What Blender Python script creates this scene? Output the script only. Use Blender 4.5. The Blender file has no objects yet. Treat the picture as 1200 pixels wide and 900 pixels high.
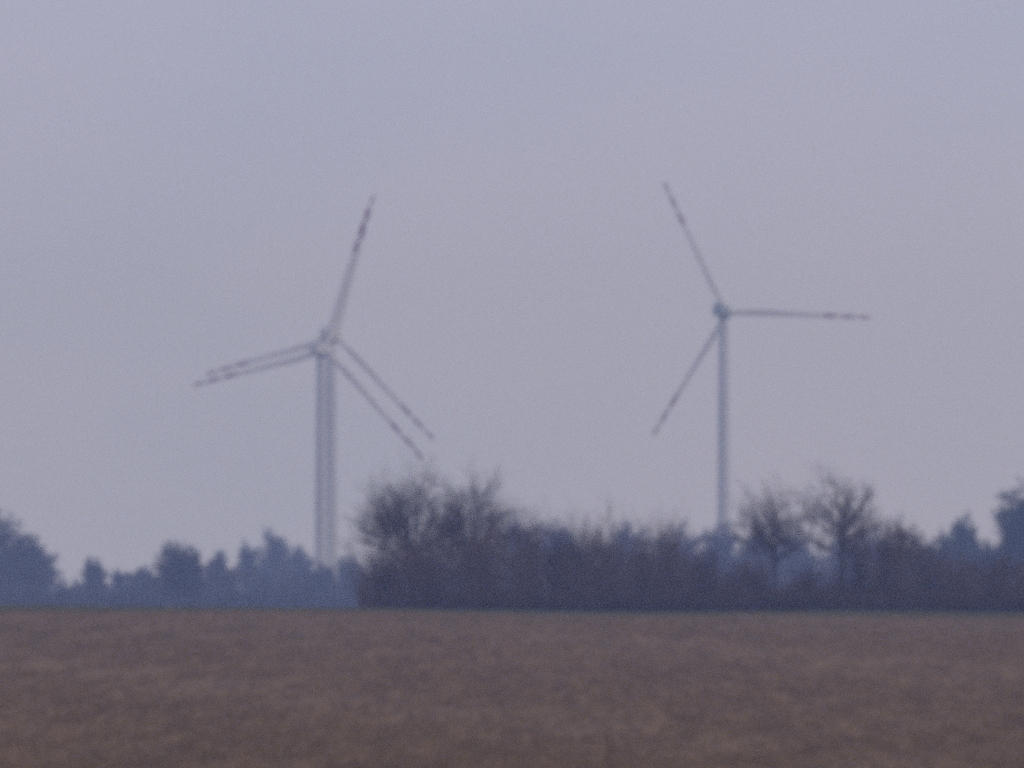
import bpy, math, random
import numpy as np
from mathutils import Matrix, Vector

# ------------------------------------------------------------------ camera
F = 11100.0            # focal length in pixels of the 1200 px wide photograph
CZ = 10.0              # eye height (the photographer stands on a low rise)
HY = 700.0             # pixel row of the true horizon
scene = bpy.context.scene
C = scene.collection
cam_d = bpy.data.cameras.new('camera')
cam_d.sensor_width = 36.0
cam_d.lens = 36.0 * F / 1200.0
cam_d.clip_start = 1.0
cam_d.clip_end = 30000.0
cam_d.dof.use_dof = True             # long zoom, focus missed a little short
cam_d.dof.focus_distance = 100.0
cam_d.dof.aperture_fstop = 4.2
cam = bpy.data.objects.new('camera', cam_d)
C.objects.link(cam)
cam.location = (0, 0, CZ)
cam.rotation_euler = (math.radians(90) + math.atan((HY - 450.0) / F), 0, 0)
scene.camera = cam

# ------------------------------------------------------------------ sky, sun, exposure
SUN_EL, SUN_AZ = math.radians(26), math.radians(115)     # azimuth clockwise from the view direction
world = bpy.data.worlds.new('World')
scene.world = world
world.use_nodes = True
nt = world.node_tree
for n in list(nt.nodes):
    nt.nodes.remove(n)
out = nt.nodes.new('ShaderNodeOutputWorld')
bg = nt.nodes.new('ShaderNodeBackground')
bg.inputs['Strength'].default_value = 0.1
sky = nt.nodes.new('ShaderNodeTexSky')
sky.sky_type = 'NISHITA'
sky.sun_disc = False
sky.sun_elevation = SUN_EL
sky.sun_rotation = SUN_AZ
sky.dust_density = 3.0
tc = nt.nodes.new('ShaderNodeTexCoord')
mp = nt.nodes.new('ShaderNodeMapping')
mp.inputs['Scale'].default_value = (14, 14, 30)
nz = nt.nodes.new('ShaderNodeTexNoise')
nz.inputs['Scale'].default_value = 1.0
nz.inputs['Detail'].default_value = 3.0
ramp = nt.nodes.new('ShaderNodeMix')
ramp.data_type = 'RGBA'
ramp.inputs['A'].default_value = (4.12, 4.50, 6.55, 1)    # overcast deck, cooler folds
ramp.inputs['B'].default_value = (4.56, 4.70, 6.62, 1)    # and pinker ones
mix = nt.nodes.new('ShaderNodeMix')
mix.data_type = 'RGBA'
mix.inputs['Factor'].default_value = 0.90                 # cloud cover
L = nt.links.new
L(tc.outputs['Generated'], mp.inputs['Vector'])
L(mp.outputs['Vector'], nz.inputs['Vector'])
cl = nt.nodes.new('ShaderNodeMapRange')
cl.inputs['From Min'].default_value = 0.36
cl.inputs['From Max'].default_value = 0.64
L(nz.outputs['Fac'], cl.inputs['Value'])
L(cl.outputs['Result'], ramp.inputs['Factor'])
L(sky.outputs['Color'], mix.inputs['A'])
L(ramp.outputs['Result'], mix.inputs['B'])
L(mix.outputs['Result'], bg.inputs['Color'])
L(bg.outputs['Background'], out.inputs['Surface'])

sun_d = bpy.data.lights.new('sun', 'SUN')
sun_d.energy = 0.5
sun_d.angle = math.radians(25)
sun_d.color = (1.0, 0.95, 0.9)
sun = bpy.data.objects.new('sun', sun_d)
C.objects.link(sun)
sd = Vector((math.sin(SUN_AZ) * math.cos(SUN_EL), math.cos(SUN_AZ) * math.cos(SUN_EL), math.sin(SUN_EL)))
sun.rotation_euler = sd.to_track_quat('Z', 'Y').to_euler()
sun.location = (300, 300, 400)

vs = scene.view_settings
vs.view_transform = 'Standard'
vs.look = 'None'
vs.gamma = 1.0
vs.use_curve_mapping = False
vs.exposure = 0.0
scene.cycles.use_denoising = False       # keep the sensor-like grain
scene.cycles.volume_bounces = 2
scene.cycles.max_bounces = 6
scene.cycles.pixel_filter_type = 'BLACKMAN_HARRIS'
scene.cycles.filter_width = 4.6

# ------------------------------------------------------------------ helpers
def tag(o, label=None, cat=None, group=None, kind=None):
    if label: o['label'] = label
    if cat: o['category'] = cat
    if group: o['group'] = group
    if kind: o['kind'] = kind
    return o

def link(name, me, mat=None, parent=None, loc=(0, 0, 0)):
    o = bpy.data.objects.new(name, me)
    C.objects.link(o)
    o.location = loc
    if mat is not None and me is not None and not me.materials:
        me.materials.append(mat)
    o.parent = parent
    return o

def mesh(name, v, f, smooth=False):
    me = bpy.data.meshes.new(name)
    v = np.asarray(v, dtype=np.float32)
    f = np.asarray(f, dtype=np.int32) if not isinstance(f, list) else f
    if isinstance(f, np.ndarray):
        n, k = f.shape
        me.vertices.add(len(v)); me.vertices.foreach_set('co', v.ravel())
        me.loops.add(n * k); me.loops.foreach_set('vertex_index', f.ravel())
        me.polygons.add(n)
        me.polygons.foreach_set('loop_start', np.arange(0, n * k, k, dtype=np.int32))
        me.polygons.foreach_set('loop_total', np.full(n, k, dtype=np.int32))
        me.update(calc_edges=True)
    else:
        me.from_pydata([tuple(map(float, q)) for q in v], [], f)
    if smooth:
        me.polygons.foreach_set('use_smooth', np.ones(len(me.polygons), dtype=bool))
    return me

def empty(name, loc, rz=0):
    e = bpy.data.objects.new(name, None)
    e.empty_display_size = 2
    C.objects.link(e)
    e.location = loc
    e.rotation_euler = (0, 0, rz)
    return e

def material(name, col, col2=None, scale=1.0, rough=0.8, detail=3.0, stretch=(1, 1, 1), spec=0.2, bump=0.0, obj_rand=0.0):
    m = bpy.data.materials.new(name)
    m.use_nodes = True
    t = m.node_tree
    b = t.nodes['Principled BSDF']
    b.inputs['Roughness'].default_value = rough
    b.inputs['Specular IOR Level'].default_value = spec
    if col2 is None:
        b.inputs['Base Color'].default_value = (*col, 1)
        return m
    co = t.nodes.new('ShaderNodeTexCoord')
    ma = t.nodes.new('ShaderNodeMapping'); ma.inputs['Scale'].default_value = stretch
    no = t.nodes.new('ShaderNodeTexNoise')
    no.inputs['Scale'].default_value = scale; no.inputs['Detail'].default_value = detail
    cr = t.nodes.new('ShaderNodeValToRGB')
    cr.color_ramp.elements[0].position = 0.3; cr.color_ramp.elements[0].color = (*col, 1)
    cr.color_ramp.elements[1].position = 0.7; cr.color_ramp.elements[1].color = (*col2, 1)
    t.links.new(co.outputs['Object'], ma.inputs['Vector'])
    t.links.new(ma.outputs['Vector'], no.inputs['Vector'])
    t.links.new(no.outputs['Fac'], cr.inputs['Fac'])
    last = cr.outputs['Color']
    if obj_rand:
        oi = t.nodes.new('ShaderNodeObjectInfo')
        mr = t.nodes.new('ShaderNodeMapRange')
        mr.inputs['To Min'].default_value = 1 - obj_rand; mr.inputs['To Max'].default_value = 1 + obj_rand
        hs = t.nodes.new('ShaderNodeHueSaturation')
        t.links.new(oi.outputs['Random'], mr.inputs['Value'])
        t.links.new(mr.outputs['Result'], hs.inputs['Value'])
        t.links.new(last, hs.inputs['Color'])
        last = hs.outputs['Color']
    t.links.new(last, b.inputs['Base Color'])
    if bump:
        bu = t.nodes.new('ShaderNodeBump'); bu.inputs['Strength'].default_value = bump
        t.links.new(no.outputs['Fac'], bu.inputs['Height'])
        t.links.new(bu.outputs['Normal'], b.inputs['Normal'])
    return m

M = {
    'paint': material('tower_paint', (0.58, 0.62, 0.68), (0.65, 0.69, 0.74), 0.15, 0.45, stretch=(1, 1, 0.15)),
    'nacelle': material('nacelle_paint', (0.25, 0.31, 0.33), (0.31, 0.36, 0.38), 0.5, 0.45),
    'nacelle_pale': material('pale_nacelle_paint', (0.56, 0.59, 0.61), (0.62, 0.65, 0.67), 0.5, 0.45),
    'blade': material('blade_paint', (0.80, 0.80, 0.79), (0.84, 0.83, 0.83), 0.3, 0.4),
    'red': material('red_band_paint', (0.24, 0.022, 0.02), (0.33, 0.035, 0.03), 0.5, 0.5),
    'dark': material('dark_metal', (0.08, 0.08, 0.085), (0.13, 0.13, 0.13), 2.0, 0.5),
    'concrete': material('concrete', (0.24, 0.23, 0.22), (0.33, 0.32, 0.30), 0.8, 0.9),
    'bark': material('bark', (0.050, 0.042, 0.037), (0.085, 0.072, 0.062), 1.5, 0.95, stretch=(1, 1, 0.3)),
    'twig': material('twig_bark', (0.085, 0.058, 0.045), (0.125, 0.086, 0.066), 0.35, 0.95, obj_rand=0.15),
    'shrub': material('shrub_bark', (0.098, 0.062, 0.046), (0.148, 0.092, 0.068), 0.30, 0.95, obj_rand=0.38),
    'needle': material('evergreen_needles', (0.028, 0.044, 0.026), (0.055, 0.075, 0.042), 0.3, 0.8, obj_rand=0.1),
    'far_twig': material('far_twig_bark', (0.050, 0.045, 0.042), (0.085, 0.075, 0.066), 0.15, 0.95, obj_rand=0.15),
}

# ------------------------------------------------------------------ terrain
KY = np.array([-260, 0, 60, 150, 300, 400, 500, 600, 700, 850, 1000, 1060, 1150, 1300, 2000, 3250, 4100, 4400], float)
KZ = np.array([8.0, 8.3, 7.6, 4.2, 1.4, 1.4, 2.1, 3.5, 5.0, 7.1, 8.50, 8.35, 7.7, 6.2, 5.6, 6.0, 11.4, 11.6], float)
def gz(x, y):
    x = np.asarray(x, float); y = np.asarray(y, float)
    z = 0.0
    for o in (-50, -25, 0, 25, 50):                       # rounds the profile's corners
        z = z + np.interp(y + o, KY, KZ) / 5.0
    far = np.clip((y - 250) / 400, 0, 1)
    z = z - far * 0.0065 * np.clip(x, -90, 90)            # the crest falls slowly to the right
    z = z + far * (0.10 * np.sin(x / 17.0 + y / 61.0) + 0.07 * np.sin(x / 7.3 - y / 43.0 + 1.7))
    return z

def wx(px, d): return (px - 600.0) / F * d
def wz(py, d): return CZ + (HY - py) / F * d

ys = np.concatenate([np.arange(-250, 420, 25.0), np.arange(420, 1140, 3.0), np.geomspace(1140, 4300, 60)])
xs = np.concatenate([-np.geomspace(1500, 90, 16), np.arange(-85, 86, 2.5), np.geomspace(90, 1500, 16)])
X, Y = np.meshgrid(xs, ys)
rng = np.random.default_rng(5)
Z = gz(X, Y) + np.where((Y > 420) & (Y < 1140), rng.normal(0, 0.035, X.shape), 0)
nv = len(xs)
idx = np.arange(len(ys) * nv).reshape(len(ys), nv)
Fq = np.stack([idx[:-1, :-1], idx[:-1, 1:], idx[1:, 1:], idx[1:, :-1]], -1).reshape(-1, 4)

fm = bpy.data.materials.new('dry_field')
fm.use_nodes = True
t = fm.node_tree
b = t.nodes['Principled BSDF']; b.inputs['Roughness'].default_value = 1.0; b.inputs['Specular IOR Level'].default_value = 0.05
co = t.nodes.new('ShaderNodeTexCoord')
def noise(scale, stretch, detail=4):
    ma = t.nodes.new('ShaderNodeMapping'); ma.inputs['Scale'].default_value = stretch
    ma.inputs['Rotation'].default_value = (0, 0, 0.25)
    no = t.nodes.new('ShaderNodeTexNoise'); no.inputs['Scale'].default_value = scale; no.inputs['Detail'].default_value = detail
    t.links.new(co.outputs['Object'], ma.inputs['Vector']); t.links.new(ma.outputs['Vector'], no.inputs['Vector'])
    return no.outputs['Fac']
def ramp2(fac, a, c, p0=0.35, p1=0.65):
    r = t.nodes.new('ShaderNodeValToRGB')
    r.color_ramp.elements[0].position = p0; r.color_ramp.elements[0].color = (*a, 1)
    r.color_ramp.elements[1].position = p1; r.color_ramp.elements[1].color = (*c, 1)
    t.links.new(fac, r.inputs['Fac']); return r.outputs['Color']
DRY_A, DRY_B = (0.205, 0.130, 0.064), (0.242, 0.156, 0.077)
c1 = ramp2(noise(0.30, (1, 0.05, 1)), DRY_A, DRY_B)
c2 = ramp2(noise(1.3, (1, 0.04, 1)), (0.74, 0.73, 0.73), (1.18, 1.17, 1.16))
c3 = ramp2(noise(0.55, (1, 0.045, 1), 2), (0.90, 0.90, 0.88), (1.07, 1.06, 1.04))
m0 = t.nodes.new('ShaderNodeMix'); m0.data_type = 'RGBA'; m0.blend_type = 'MULTIPLY'; m0.inputs['Factor'].default_value = 1.0
t.links.new(c2, m0.inputs['A']); t.links.new(c3, m0.inputs['B']); c2 = m0.outputs['Result']
mm = t.nodes.new('ShaderNodeMix'); mm.data_type = 'RGBA'; mm.blend_type = 'MULTIPLY'; mm.inputs['Factor'].default_value = 1.0
t.links.new(c1, mm.inputs['A']); t.links.new(c2, mm.inputs['B'])
t.links.new(mm.outputs['Result'], b.inputs['Base Color'])
field = link('field', mesh('field', np.stack([X, Y, Z], -1).reshape(-1, 3), Fq, True), fm)
tag(field, 'wide dry brown field rising to a flat crest in front of the trees', None, None, 'structure')

# ------------------------------------------------------------------ dry grass on the field, greener verge on its crest
def tufts(n, seed, y0, y1, hmin, hmax, blades=4):
    r = np.random.default_rng(seed)
    y = y0 + (y1 - y0) * r.random(n) ** 1.3
    hw = 0.062 * y + 4
    x = (r.random(n) * 2 - 1) * hw
    # uneven cover: thin some patches out
    keep = (np.sin(x / 5.1 + y / 23.0) + np.sin(x / 2.3 - y / 11.0 + 1) + np.sin(x / 11.0 + y / 37.0 + 2)) * 0.3 + r.random(n) * 1.2 > 0.25
    x, y = x[keep], y[keep]
    n = len(x)
    z = gz(x, y) - 0.03
    x = np.repeat(x, blades) + r.normal(0, 0.07, n * blades)
    y = np.repeat(y, blades) + r.normal(0, 0.12, n * blades)
    z = np.repeat(z, blades)
    m = n * blades
    h = r.uniform(hmin, hmax, m); a = r.random(m) * 2 * math.pi
    w = r.uniform(0.012, 0.03, m)
    lean = r.normal(0, 0.35, m) * h; lean2 = r.normal(0, 0.35, m) * h
    dx, dy = np.cos(a) * w, np.sin(a) * w * 0.6
    v = np.zeros((m, 4, 3))
    v[:, 0] = np.stack([x - dx, y - dy, z], -1)
    v[:, 1] = np.stack([x + dx, y + dy, z], -1)
    v[:, 2] = np.stack([x + lean + dx * .4, y + lean2 + dy * .4, z + h], -1)
    v[:, 3] = np.stack([x + lean - dx * .4, y + lean2 - dy * .4, z + h], -1)
    return v.reshape(-1, 3), np.arange(m * 4).reshape(-1, 4)

v, f = tufts(90000, 11, 430, 1010, 0.08, 0.30)
g = link('dry_grass', mesh('dry_grass', v, f), material('dry_grass_blades', (0.185, 0.124, 0.060), (0.30, 0.204, 0.100), 0.5, 0.95, stretch=(1, 0.06, 1), spec=0.05))
tag(g, 'short dry brown grass covering the whole sloping field', 'grass', None, 'stuff')
v, f = tufts(16000, 12, 980, 1035, 0.12, 0.5)
g = link('verge_grass', mesh('verge_grass', v, f), material('verge_grass_blades', (0.12, 0.150, 0.070), (0.20, 0.190, 0.095), 0.4, 0.9, spec=0.05))
tag(g, 'thin greenish grass strip along the crest of the brown field', 'grass', None, 'stuff')

# ------------------------------------------------------------------ wind turbines
def lathe(prof, n=32, axis='Z'):
    vs_, fs = [], []
    for (r, z) in prof:
        for k in range(n):
            a = 2 * math.pi * k / n
            p = (r * math.cos(a), r * math.sin(a), z)
            vs_.append(p if axis == 'Z' else (p[0], p[2], p[1]))
    for i in range(len(prof) - 1):
        for k in range(n):
            q = [i * n + k, i * n + (k + 1) % n, (i + 1) * n + (k + 1) % n, (i + 1) * n + k]
            fs.append(q if axis == 'Z' else q[::-1])
    return vs_, fs

def blade_sections(R, s0, s1, n):
    """airfoil rings between span fractions s0 and s1, blade along +Z, chord along X"""
    K = 14
    rings = []
    for i in range(n + 1):
        s = s0 + (s1 - s0) * i / n
        chord = np.interp(s, [0.03, 0.06, 0.12, 0.2, 0.3, 0.5, 0.7, 0.9, 0.97, 1.0], [1.5, 1.5, 1.8, 2.15, 1.95, 1.45, 1.15, 0.9, 0.8, 0.5])
        thick = np.interp(s, [0.03, 0.06, 0.12, 0.2, 0.3, 0.5, 1.0], [1.0, 1.0, 0.6, 0.36, 0.28, 0.22, 0.16]) * chord
        tw = math.radians(np.interp(s, [0, 0.2, 0.5, 1.0], [14, 11, 5, 1]))
        off = np.interp(s, [0.03, 0.08, 0.2, 1.0], [0, 0, 0.15, 0.12]) * chord
        ring = []
        for k in range(K):
            a = 2 * math.pi * k / K
            x = math.cos(a) * chord / 2
            y = math.sin(a) * thick / 2 * (1 - 0.45 * max(0, -math.cos(a)) * (1 if s > 0.1 else s * 8))
            x -= off
            ring.append((x * math.cos(tw) - y * math.sin(tw), x * math.sin(tw) + y * math.cos(tw) + 1.4 * s ** 3, s * R))
        rings.append(ring)
    return rings, K

def loft(rings, K, v, f):
    o = len(v)
    for r in rings: v.extend(r)
    for i in range(len(rings) - 1):
        for k in range(K):
            f.append([o + i * K + k, o + i * K + (k + 1) % K, o + (i + 1) * K + (k + 1) % K, o + (i + 1) * K + k])
    f.append([o + k for k in range(K)][::-1]); f.append([o + (len(rings) - 1) * K + k for k in range(K)])

def bevel_box(sx, sy, sz, bv, off=(0, 0, 0)):
    import bmesh
    bm = bmesh.new()
    bmesh.ops.create_cube(bm, size=1.0)
    bmesh.ops.scale(bm, vec=(sx, sy, sz), verts=bm.verts)
    bmesh.ops.bevel(bm, geom=bm.edges[:], offset=bv, segments=3, affect='EDGES', profile=0.5)
    bmesh.ops.translate(bm, vec=off, verts=bm.verts)
    me = bpy.data.meshes.new('box'); bm.to_mesh(me); bm.free()
    return me

WHITE = [(0.03, 0.68, 18), (0.76, 0.81, 2), (0.885, 0.935, 2)]
REDS = [(0.68, 0.76, 3), (0.81, 0.885, 3), (0.935, 1.0, 4)]

def turbine(px_tower, hub_row, d, R, yaw, th0, label, nac='nacelle_pale'):
    x = wx(px_tower, d); zb = float(gz(x, d))
    H = wz(hub_row, d) - zb
    root = empty('wind_turbine', (x, d, zb), -math.radians(yaw))
    tag(root, label, 'wind turbine', 'wind turbines beyond the trees')
    v, f = lathe([(0.01, 0.35), (4.6, 0.35), (5.4, 0.2), (5.6, -1.0)], 40)
    link('foundation', mesh('foundation', v, [q[::-1] for q in f]), M['concrete'], root)
    ht = H - 1.75
    rb, rt = 2.15, 1.48
    v, f = lathe([(rb, 0.2), (rb, 1.0)] + [(rb + (rt - rb) * s, 1.0 + (ht - 1.0) * s) for s in np.linspace(0.05, 1, 20)] , 40)
    tw = link('tower', mesh('tower', v, f, True), M['paint'], root)
    for s in (0.28, 0.62):
        r = rb + (rt - rb) * s
        v, f = lathe([(r - .05, -0.12), (r + 0.035, -0.1), (r + 0.035, 0.1), (r - .05, 0.12)], 40)
        link('flange', mesh('flange', v, f), M['paint'], tw, (0, 0, 1 + (ht - 1) * s))
    link('door', bevel_box(0.95, 0.14, 2.1, 0.03), M['dark'], tw, (0, -rb + 0.03, 2.4))
    # nacelle: tail towards the camera, rotor on the far side
    na = link('nacelle', bevel_box(3.0, 10.2, 3.1, 0.5), M[nac], root, (0, -1.9, H + 0.05))
    v, f = lathe([(1.50, -0.4), (1.62, 0.0), (1.62, 0.35)], 32)
    link('yaw_ring', mesh('yaw_ring', v, f, True), M['dark'], root, (0, 0, ht - 0.2))
    link('cooler', bevel_box(2.6, 0.7, 0.9, 0.12), M[nac], na, (0, -3.9, 1.95))
    for sx in (-0.8, 0.8):
        v, f = lathe([(0.05, 0), (0.04, 1.5), (0.12, 1.5), (0.12, 1.7), (0.01, 1.75)], 8)
        link('sensor_mast', mesh('sensor_mast', v, f), M['dark'], na, (sx, -2.6, 1.5))
    v, f = lathe([(1.2, 2.6), (1.75, 2.95), (1.8, 4.4), (1.65, 5.2), (1.25, 5.9), (0.6, 6.3), (0.01, 6.4)], 28, 'Y')
    link('spinner', mesh('spinner', v, f, True), M['blade'], root, (0, 0, H))
    v, f = [], []
    for a, c, n in WHITE:
        rg, K = blade_sections(R, a, c, n); loft(rg, K, v, f)
    bm_ = mesh('blade', v, f, True)
    reds = []
    for a, c, n in REDS:
        v, f = [], []; rg, K = blade_sections(R, a, c, n); loft(rg, K, v, f); reds.append(mesh('red_band', v, f, True))
    for k in range(3):
        bl = link('blade', bm_, M['blade'], root, (0, 4.1, H))
        bl.rotation_euler = (0, math.radians(90 - (th0 + 120 * k)), 0)
        for rm in reds:
            link('red_band', rm, M['red'], bl)
    return root

turbine(848.0, 365.0, 2956, 45.9, 18.0, -2.8, 'single wind turbine standing alone above the hedgerow, one blade pointing level to the right', 'nacelle')
turbine(388.4, 393.5, 3050, 47.2, 20.0, 74.5, 'rear wind turbine of the overlapping pair, its hub higher and further right')
turbine(376.6, 410.0, 2930, 46.2, 20.0, 73.0, 'front wind turbine of the overlapping pair, its hub lower and further left')

# ------------------------------------------------------------------ bare trees
def rot_about(v, axis, ang):
    return Matrix.Rotation(ang, 3, axis) @ v

def perp(v, rnd):
    w = Vector((rnd.gauss(0, 1), rnd.gauss(0, 1), rnd.gauss(0, 1)))
    w = w - v * w.dot(v)
    return w.normalized() if w.length > 1e-6 else v.orthogonal().normalized()

def grow(segs, rnd, p, d, ln, r, lev, S, tagid):
    """one branch with its children; segs rows: p0, p1, r0, r1, level, limb id"""
    n = S['n'][lev]
    step = ln / n
    last = lev == len(S['n']) - 1
    for i in range(n):
        d = (d + perp(d, rnd) * S['wob'][lev] + Vector((0, 0, 1)) * S['up'][lev]).normalized()
        q = p + d * step
        r1 = max(r * (1 - (1 - S['tip']) / n * 1.0), S['rmin'])
        segs.append((p.x, p.y, p.z, q.x, q.y, q.z, r, r1, lev, tagid))
        p, r = q, r1
        if not last and (i + 1) / n > S['start'][lev]:
            for _ in range(S['kids'][lev]):
                if rnd.random() < S['prob'][lev]:
                    ang = math.radians(rnd.uniform(*S['ang'][lev]))
                    cd = rot_about(d, perp(d, rnd), ang)
                    if cd.z < -0.25: cd.z *= -0.3; cd.normalize()
                    fr = (i + 1) / n
                    cl = ln * rnd.uniform(*S['len'][lev]) * ((0.55 + 0.6 * fr) if S.get('tipward') else (1.15 - 0.5 * fr))
                    tid = tagid
                    if lev == 0:
                        grow.limb += 1; tid = grow.limb
                    grow(segs, rnd, p, cd, cl, max(r * S['rr'][lev], S['rmin']), lev + 1, S, tid)
grow.limb = 0

def tubes(seg, sides=3):
    seg = np.asarray(seg, float)
    if len(seg) == 0: return np.zeros((0, 3)), np.zeros((0, 4), int)
    a, b_, r0, r1 = seg[:, 0:3], seg[:, 3:6], seg[:, 6], seg[:, 7]
    d = b_ - a; d /= np.maximum(np.linalg.norm(d, axis=1, keepdims=True), 1e-9)
    ref = np.where(np.abs(d[:, 2:3]) > 0.9, np.array([[1.0, 0, 0]]), np.array([[0, 0, 1.0]]))
    u = np.cross(d, ref); u /= np.linalg.norm(u, axis=1, keepdims=True)
    w = np.cross(d, u)
    n = len(seg)
    v = np.zeros((n, 2 * sides, 3))
    for k in range(sides):
        c, s = math.cos(2 * math.pi * k / sides), math.sin(2 * math.pi * k / sides)
        o = u * c + w * s
        v[:, k] = a + o * r0[:, None]
        v[:, sides + k] = b_ + o * r1[:, None]
    base = (np.arange(n) * 2 * sides)[:, None, None]
    f = np.array([[k, (k + 1) % sides, sides + (k + 1) % sides, sides + k] for k in range(sides)])[None] + base
    return v.reshape(-1, 3), f.reshape(-1, 4)

BIG = dict(n=[5, 7, 6, 4, 3], wob=[0.06, 0.12, 0.17, 0.22, 0.25], up=[0.0, 0.06, 0.07, 0.07, 0.05], start=[0.35, 0.2, 0.1, 0.05],
           kids=[3, 2, 2, 2], prob=[0.95, 0.85, 0.85, 0.75], ang=[(22, 55), (25, 55), (28, 60), (28, 60)],
           len=[(0.95, 1.35), (0.42, 0.7), (0.42, 0.7), (0.45, 0.75)], rr=[0.55, 0.5, 0.48, 0.55], tip=0.35, rmin=0.012)
GNARL = dict(BIG, wob=[0.12, 0.2, 0.24, 0.28, 0.3], up=[0.0, 0.03, 0.04, 0.04, 0.04], start=[0.5, 0.3, 0.15, 0.05],
             kids=[3, 2, 2, 2], prob=[0.9, 0.8, 0.74, 0.64], ang=[(25, 60), (25, 60), (28, 62), (28, 62)])
TALL = dict(BIG, n=[7, 6, 5, 4, 3], start=[0.2, 0.15, 0.1, 0.05], ang=[(15, 38), (20, 45), (25, 50), (25, 55)], up=[0.02, 0.1, 0.1, 0.08, 0.06],
            len=[(0.45, 0.8), (0.42, 0.7), (0.42, 0.7), (0.45, 0.75)], kids=[3, 2, 2, 2])
FAR = dict(n=[7, 6, 5, 3], wob=[0.05, 0.14, 0.2, 0.25], up=[0.01, 0.06, 0.07, 0.06], start=[0.18, 0.12, 0.08],
           kids=[4, 3, 2], prob=[0.95, 0.9, 0.9], ang=[(25, 60), (28, 60), (28, 65)],
           len=[(0.4, 0.72), (0.4, 0.65), (0.4, 0.7)], rr=[0.45, 0.45, 0.5], tip=0.3, rmin=0.045)
SHRUB = dict(n=[5, 4, 3], wob=[0.12, 0.2, 0.25], up=[0.05, 0.04, 0.03], start=[0.1, 0.05], kids=[3, 3], prob=[0.82, 0.76],
             ang=[(20, 52), (25, 60)], len=[(0.34, 0.55), (0.5, 0.8)], rr=[0.5, 0.55], tip=0.3, rmin=0.013, tipward=True)

FAN = dict(n=[4, 9, 5, 4, 3], wob=[0.05, 0.07, 0.16, 0.22, 0.25], up=[0.0, 0.012, 0.02, 0.03, 0.03], start=[0.2, 0.4, 0.15, 0.05],
           kids=[4, 2, 2, 2], prob=[0.95, 0.7, 0.7, 0.62], ang=[(12, 62), (22, 48), (28, 55), (28, 60)],
           len=[(1.6, 2.1), (0.34, 0.5), (0.5, 0.75), (0.5, 0.8)], rr=[0.6, 0.55, 0.5, 0.55], tip=0.3, rmin=0.012, tipward=True, limbs=24, reach=(8.8, 5.6))
FAN2 = dict(FAN, limbs=18, reach=(8.8, 3.9))
CROOK = dict(FAN, wob=[0.1, 0.17, 0.2, 0.24, 0.26], limbs=15, reach=(5.6, 4.3), start=[0.2, 0.3, 0.15, 0.05])

FAN = dict(FAN, limbs=32, reach=(7.0, 6.2), len=[(1, 1), (.2, .34), (.5, .75), (.5, .8)], start=[.2, .45, .15, .05], prob=[.95, .68, .66, .58], wob=[.05, .055, .16, .22, .25])
FAN2 = dict(FAN, limbs=24, reach=(7.0, 5.0))
CROOK = dict(CROOK, limbs=20, reach=(5.2, 4.4), len=[(1, 1), (.28, .45), (.5, .75), (.5, .8)], prob=[.95, .58, .54, .45], wob=[.1, .14, .2, .24, .26])

def gen_tree(S, seed, trunk_len, r0, lean=(0, 0)):
    rnd = random.Random(seed)
    grow.limb = 0
    segs = []
    grow(segs, rnd, Vector((0, 0, -0.3)), Vector((lean[0], lean[1], 1)).normalized(), trunk_len, r0, 0, S, 0)
    return np.array(segs)

def gen_dome(S, seed, trunk_len, r0, lean=(0, 0)):
    """short trunk, then limbs spread evenly over a dome"""
    rnd = random.Random(seed)
    segs = []
    p = Vector((0, 0, -0.3)); top = None
    n = 5
    for i in range(n):
        q = p + Vector((rnd.gauss(0, .05), rnd.gauss(0, .05), trunk_len / n))
        segs.append((*p, *q, r0 * (1 - .08 * i), r0 * (.92 - .08 * i), 0, 0)); p = q
    m = S['limbs']
    for k in range(m):
        pol = math.radians(4 + 72 * ((k + 0.5) / m) ** 0.6); az = k * 2.39996 + rnd.uniform(-.3, .3)
        d = Vector((math.sin(pol) * math.cos(az), math.sin(pol) * math.sin(az), math.cos(pol)))
        st = p + Vector((0, 0, -rnd.random() * trunk_len * .35))
        ln = rnd.uniform(0.78, 0.95) * (S['reach'][0] + (S['reach'][1] - S['reach'][0]) * (pol / 1.26))
        grow(segs, rnd, st, d, ln, r0 * rnd.uniform(.38, .5), 1, S, k + 1)
    return np.array(segs)

def gen_shrub(seed, stems=9, S=SHRUB):
    rnd = random.Random(seed)
    segs = []
    grow.limb = 0
    for k in range(stems):
        a = rnd.random() * 6.283; sp = rnd.uniform(0.05, 0.55)
        grow(segs, rnd, Vector((math.cos(a) * 0.5 * sp * 2, math.sin(a) * 0.5 * sp * 2, -0.2)),
             Vector((math.cos(a) * sp, math.sin(a) * sp, 1)).normalized(), rnd.uniform(3.0, 4.6), 0.05, 0, S, k)
    return np.array(segs)

def fit(segs, w, h, cx=True):
    """scale a skeleton so that its crown is w wide and h high; the foot stays at 0"""
    p = np.concatenate([segs[:, 0:3], segs[:, 3:6]])
    lo, hi = np.percentile(p[:, 0], [0.8, 99.2]); top = np.percentile(p[:, 2], 99.6)
    lo2, hi2 = np.percentile(p[:, 1], [0.8, 99.2])
    s = np.array([w / (hi - lo), w / (hi2 - lo2), h / top])
    o = segs.copy()
    o[:, 0:3] *= s; o[:, 3:6] *= s
    return o

def place_px(px, d): return wx(px, d), d, float(gz(wx(px, d), d))

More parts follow.
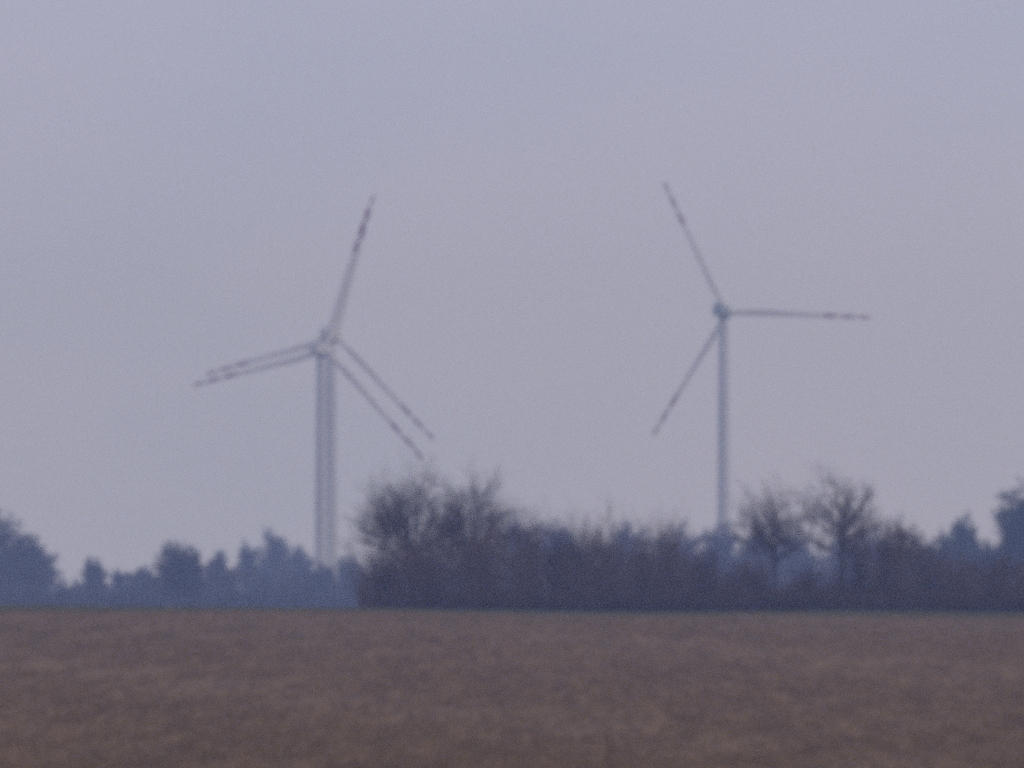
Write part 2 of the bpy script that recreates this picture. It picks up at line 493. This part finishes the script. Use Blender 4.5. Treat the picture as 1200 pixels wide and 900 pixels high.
def bare_tree(px, d, top, wpx, S, seed, label, tl, r0, lean=(0, 0), group=None, shift=0.0):
    """top and wpx: crown top row and crown width in pixels of the photograph"""
    x, y, z = place_px(px, d)
    segs = fit((gen_dome if 'limbs' in S else gen_tree)(S, seed, tl, r0, lean), wpx / F * d, wz(top, d) - z)
    root = empty('bare_tree', (x, y, z))
    tag(root, label, 'tree', group)
    lev, lid = segs[:, 8], segs[:, 9]
    link('trunk', mesh('trunk', *tubes(segs[lev == 0], 8)), M['bark'], root)
    for k in np.unique(lid[lev == 1]):
        link('limb', mesh('limb', *tubes(segs[(lev == 1) & (lid == k)], 6)), M['bark'], root)
    link('crown', mesh('crown', *tubes(segs[lev >= 2], 3)), M['twig'], root)
    return root

HED = 'trees of the near hedgerow'
bare_tree(483, 1095, 545, 138, FAN, 5, 'large bare tree with a wide domed fan of branches at the hedgerow\'s left end', 6.3, 0.34, group=HED)
bare_tree(549, 1105, 555, 104, FAN2, 36, 'upright bare tree just right of the large domed one', 6.6, 0.30, group=HED)
bare_tree(908, 1090, 567, 98, CROOK, 46, 'thin gnarled bare tree just right of the lone turbine\'s tower', 6.6, 0.24, group=HED)
bare_tree(985, 1088, 551, 104, CROOK, 59, 'tallest gnarled bare tree in the right half of the hedgerow', 7.8, 0.28, group=HED)
bare_tree(1058, 1100, 606, 62, GNARL, 63, 'small spreading bare tree right of the two gnarled trees', 4.0, 0.2, group=HED)

# shrubs of the near hedgerow: four skeletons, each placed with its own width, height and turn
SH = []
for k in range(5):
    sg = fit(gen_shrub(100 + k, 13), 1.0, 1.0)
    SH.append(sg)
def shrub(px, d, top, wpx, kind, label, group='bare shrubs of the near hedgerow'):
    x, y, z = place_px(px, d)
    w, h = wpx / F * d, wz(top, d) - z
    sg = SH[kind].copy()
    sg[:, [0, 1, 3, 4]] *= w; sg[:, [2, 5]] *= h
    root = empty('bare_shrub', (x, y, z), 0)
    tag(root, label, 'shrub', group)
    link('stems', mesh('stems', *tubes(sg[sg[:, 8] == 0], 5)), M['shrub'], root)
    link('crown', mesh('crown', *tubes(sg[sg[:, 8] >= 1], 3)), M['shrub'], root)
    return root

shrub(449, 1085, 620, 70, 0, 'dense dark shrub at the foot of the large domed tree, its left side')
shrub(503, 1083, 618, 66, 1, 'dense dark shrub in front of the large domed tree\'s trunk')
shrub(566, 1090, 597, 70, 2, 'dense shrub in front of the upright tree beside the large domed one')
shrub(620, 1110, 600, 50, 3, 'pale open shrub filling the dip right of the upright tree')
shrub(655, 1095, 616, 52, 4, 'rounded shrub, left of the two hedge humps between the turbines')
shrub(683, 1100, 604, 56, 0, 'shrub forming the left shoulder of the hedge hump between the turbines')
shrub(716, 1094, 597, 54, 1, 'tallest shrub of the hedge hump midway between the turbines')
shrub(752, 1098, 612, 50, 2, 'shrub on the right shoulder of the hedge hump between the turbines')
shrub(782, 1092, 604, 56, 3, 'broad shrub left of the lone turbine\'s tower')
shrub(820, 1100, 636, 50, 4, 'shrub directly left of the lone turbine\'s tower foot')
shrub(856, 1095, 664, 48, 0, 'low shrub in front of the lone turbine\'s tower foot')
shrub(888, 1086, 644, 50, 1, 'shrub at the foot of the thin gnarled tree')
shrub(944, 1094, 656, 46, 2, 'low shrub between the two gnarled trees')
shrub(1004, 1082, 610, 56, 3, 'shrub at the foot of the tallest gnarled tree')
shrub(1040, 1092, 612, 46, 4, 'shrub between the tallest gnarled tree and the small spreading one')
shrub(1090, 1090, 630, 52, 0, 'rounded shrub right of the small spreading tree')
shrub(1128, 1084, 646, 50, 1, 'low shrub below the rounded dark blue tree at the right')
shrub(1172, 1088, 640, 62, 2, 'low shrub below the big dark tree at the right edge')

# undergrowth that closes the hedgerow below the shrubs
prof_x = [418, 430, 470, 520, 600, 640, 720, 800, 850, 900, 960, 1040, 1100, 1160, 1240]
prof_y = [706, 672, 640, 640, 636, 662, 650, 660, 684, 686, 684, 662, 668, 672, 668]
def undergrowth(name, label, n, d0, d1, px0, px1, pxs, pys, S, seed, r0, mat, wide):
    rnd = random.Random(seed)
    segs = []
    for k in range(n):
        px = rnd.uniform(px0, px1); d = rnd.uniform(d0, d1)
        x, y, z = place_px(px, d)
        h = (wz(np.interp(px, pxs, pys), d) - z) * rnd.uniform(0.55, 1.0)
        if h < 0.4: continue
        a = rnd.random() * 6.283; sp = rnd.uniform(0, wide)
        grow(segs, rnd, Vector((x, y, z - 0.1)), Vector((math.cos(a) * sp, math.sin(a) * sp, 1)).normalized(), h * 0.88, r0, 0, S, 0)
    o = link(name, mesh(name, *tubes(segs, 3)), mat)
    return tag(o, label, 'undergrowth', None, 'stuff')
UND = dict(SHRUB, n=[4, 3, 2], kids=[3, 2], rmin=0.02, start=[0.0, 0.0], len=[(0.35, 0.6), (0.4, 0.7)])
undergrowth('low_scrub', 'tangled low scrub along the foot of the near hedgerow', 1500, 1068, 1100, 424, 1240,
            [424, 450, 1240], [713, 699, 699], dict(UND, kids=[4, 3], rmin=0.03), 8, 0.05, M['shrub'], 0.9)
undergrowth('undergrowth', 'dense dark brown scrub filling the near hedgerow below the shrubs', 480, 1076, 1112, 420, 1240, prof_x, prof_y, UND, 7, 0.045, M['shrub'], 0.5)

# ------------------------------------------------------------------ distant trees (about the turbines)
FARV = [fit(gen_tree(FAR, 300 + k, 11.0, 0.35), 1.0, 1.0) for k in range(5)]
FARG = 'distant hazy trees behind the field'
def far_tree(px, d, top, wpx, kind, label, turn=0.0, mat='far_twig', thick=1.0):
    x, y, z = place_px(px, d)
    w, h = wpx / F * d, wz(top, d) - z
    sg = FARV[kind].copy()
    sg[:, 6:8] *= thick
    c, s = math.cos(turn), math.sin(turn)
    for i in (0, 3):
        xx, yy = sg[:, i] * c - sg[:, i + 1] * s, sg[:, i] * s + sg[:, i + 1] * c
        sg[:, i], sg[:, i + 1] = xx * w, yy * w
        sg[:, i + 2] *= h
    root = empty('distant_tree', (x, y, z))
    tag(root, label, 'tree', FARG)
    link('trunk', mesh('trunk', *tubes(sg[sg[:, 8] == 0], 6)), M['bark'], root)
    link('crown', mesh('crown', *tubes(sg[sg[:, 8] >= 1], 3)), M[mat], root)
    return root

far_tree(-8, 2400, 598, 104, 1, 'tallest hazy blue tree, cut off by the left edge of the photo')
far_tree(24, 2650, 628, 56, 3, 'hazy tree merging with the right side of the tall blue one at the left edge')
far_tree(50, 3120, 641, 36, 2, 'pale hazy tree on the left side of the first gap from the left edge')
far_tree(104, 2700, 654, 36, 3, 'small rounded hazy tree standing alone right of the first gap')
far_tree(145, 2800, 668, 34, 4, 'very low hazy tree right of the small rounded one')
far_tree(170, 2850, 664, 34, 0, 'low hazy tree touching the dark blue one on its left', 1.0)
far_tree(203, 2150, 635, 46, 1, 'dark blue hazy tree midway between left edge and turbine pair', 2.0)
far_tree(227, 2200, 642, 40, 2, 'flat topped hazy tree joined to the dark blue one on its right', 1.5)
far_tree(262, 2700, 646, 36, 3, 'slender hazy tree in the gap between two denser ones', 2.5)
far_tree(296, 3050, 636, 40, 4, 'hazy tree on the left flank of the one peaked left of the turbine pair')
far_tree(316, 3150, 621, 50, 0, 'peaked hazy tree, highest one just left of the turbine pair', 3.0)
far_tree(350, 3200, 640, 42, 1, 'pale hazy tree touching the left side of the turbine pair\'s towers', 0.7)
far_tree(378, 2650, 660, 48, 2, 'low hazy tree in front of the turbine pair\'s tower feet', 2.2)
far_tree(408, 3200, 652, 40, 3, 'pale hazy tree between the turbine pair and the large domed bare tree', 1.1)
far_tree(612, 2700, 606, 60, 4, 'hazy tree behind the dip right of the upright bare tree', 0.4)
far_tree(650, 2800, 610, 60, 0, 'hazy tree behind the left of the hedge hump', 1.9)
far_tree(735, 2750, 612, 60, 1, 'hazy tree behind the right of the hedge hump', 2.9)
far_tree(800, 2700, 612, 62, 2, 'hazy tree behind the hedge left of the lone turbine', 0.2)
far_tree(848, 2600, 614, 60, 3, 'hazy tree hiding the foot of the lone turbine', 1.3)
far_tree(880, 2700, 620, 60, 4, 'hazy tree behind the thin gnarled tree', 2.1)
far_tree(935, 2600, 622, 62, 0, 'hazy blue tree filling the gap between the two gnarled trees', 0.9)
far_tree(985, 2700, 630, 50, 3, 'hazy tree seen under the crown of the tallest gnarled tree', 0.5)
far_tree(1020, 2750, 622, 66, 1, 'hazy tree behind the tallest gnarled tree', 1.6)
far_tree(1075, 2800, 632, 50, 2, 'hazy tree behind the small spreading tree', 2.7)
undergrowth('distant_low_scrub', 'thin line of hazy low scrub under the distant trees', 1000, 2300, 2600, -40, 1240,
            [-40, 1240], [698, 698], dict(UND, kids=[3, 3], rmin=0.08), 10, 0.12, M['far_twig'], 1.0)
far_tree(1214, 2000, 566, 112, 1, 'big dark blue-green tree cut off by the right edge of the photo', 0.0, 'needle', 2.0)
far_tree(1184, 2050, 600, 50, 4, 'dark shoulder tree joined to the big one at the right edge', 2.0, 'needle', 1.8)
far_tree(1132, 2200, 606, 50, 0, 'rounded dark blue tree left of the big one at the right edge', 1.0, 'needle', 1.5)
far_tree(1160, 2500, 640, 56, 4, 'hazy tree filling the gap between the two dark blue trees', 2.0)
far_tree(1108, 2650, 636, 46, 0, 'hazy tree touching the rounded dark blue one on its left', 0.3)
UNF = dict(FAR, n=[3, 3, 2], kids=[3, 3], prob=[0.95, 0.9], rmin=0.07, start=[0.0, 0.0])
undergrowth('distant_scrub', 'low hazy blue scrub along the far edge of the field', 750, 2400, 3000, -40, 1240,
            [-40, 60, 75, 100, 130, 200, 300, 400, 620, 1000, 1240], [640, 668, 690, 680, 686, 672, 668, 678, 650, 648, 650], UNF, 9, 0.12, M['far_twig'], 0.5)

# ------------------------------------------------------------------ haze
hz = bevel_box(3100, 4660, 151, 0.01, (0, 2050, 74.5))
hm = bpy.data.materials.new('haze')
hm.use_nodes = True
t = hm.node_tree
for n in list(t.nodes):
    t.nodes.remove(n)
o_ = t.nodes.new('ShaderNodeOutputMaterial')
pv = t.nodes.new('ShaderNodeVolumePrincipled')
pv.inputs['Color'].default_value = (0.42, 0.58, 1.0, 1)
pv.inputs['Absorption Color'].default_value = (1, 1, 1, 1)
pv.inputs['Density'].default_value = 0.00027
pv.inputs['Anisotropy'].default_value = 0.3
t.links.new(pv.outputs['Volume'], o_.inputs['Volume'])
haze = link('haze', hz, hm)
tag(haze, 'thin bluish haze filling the air over the field and trees', None, None, 'stuff')
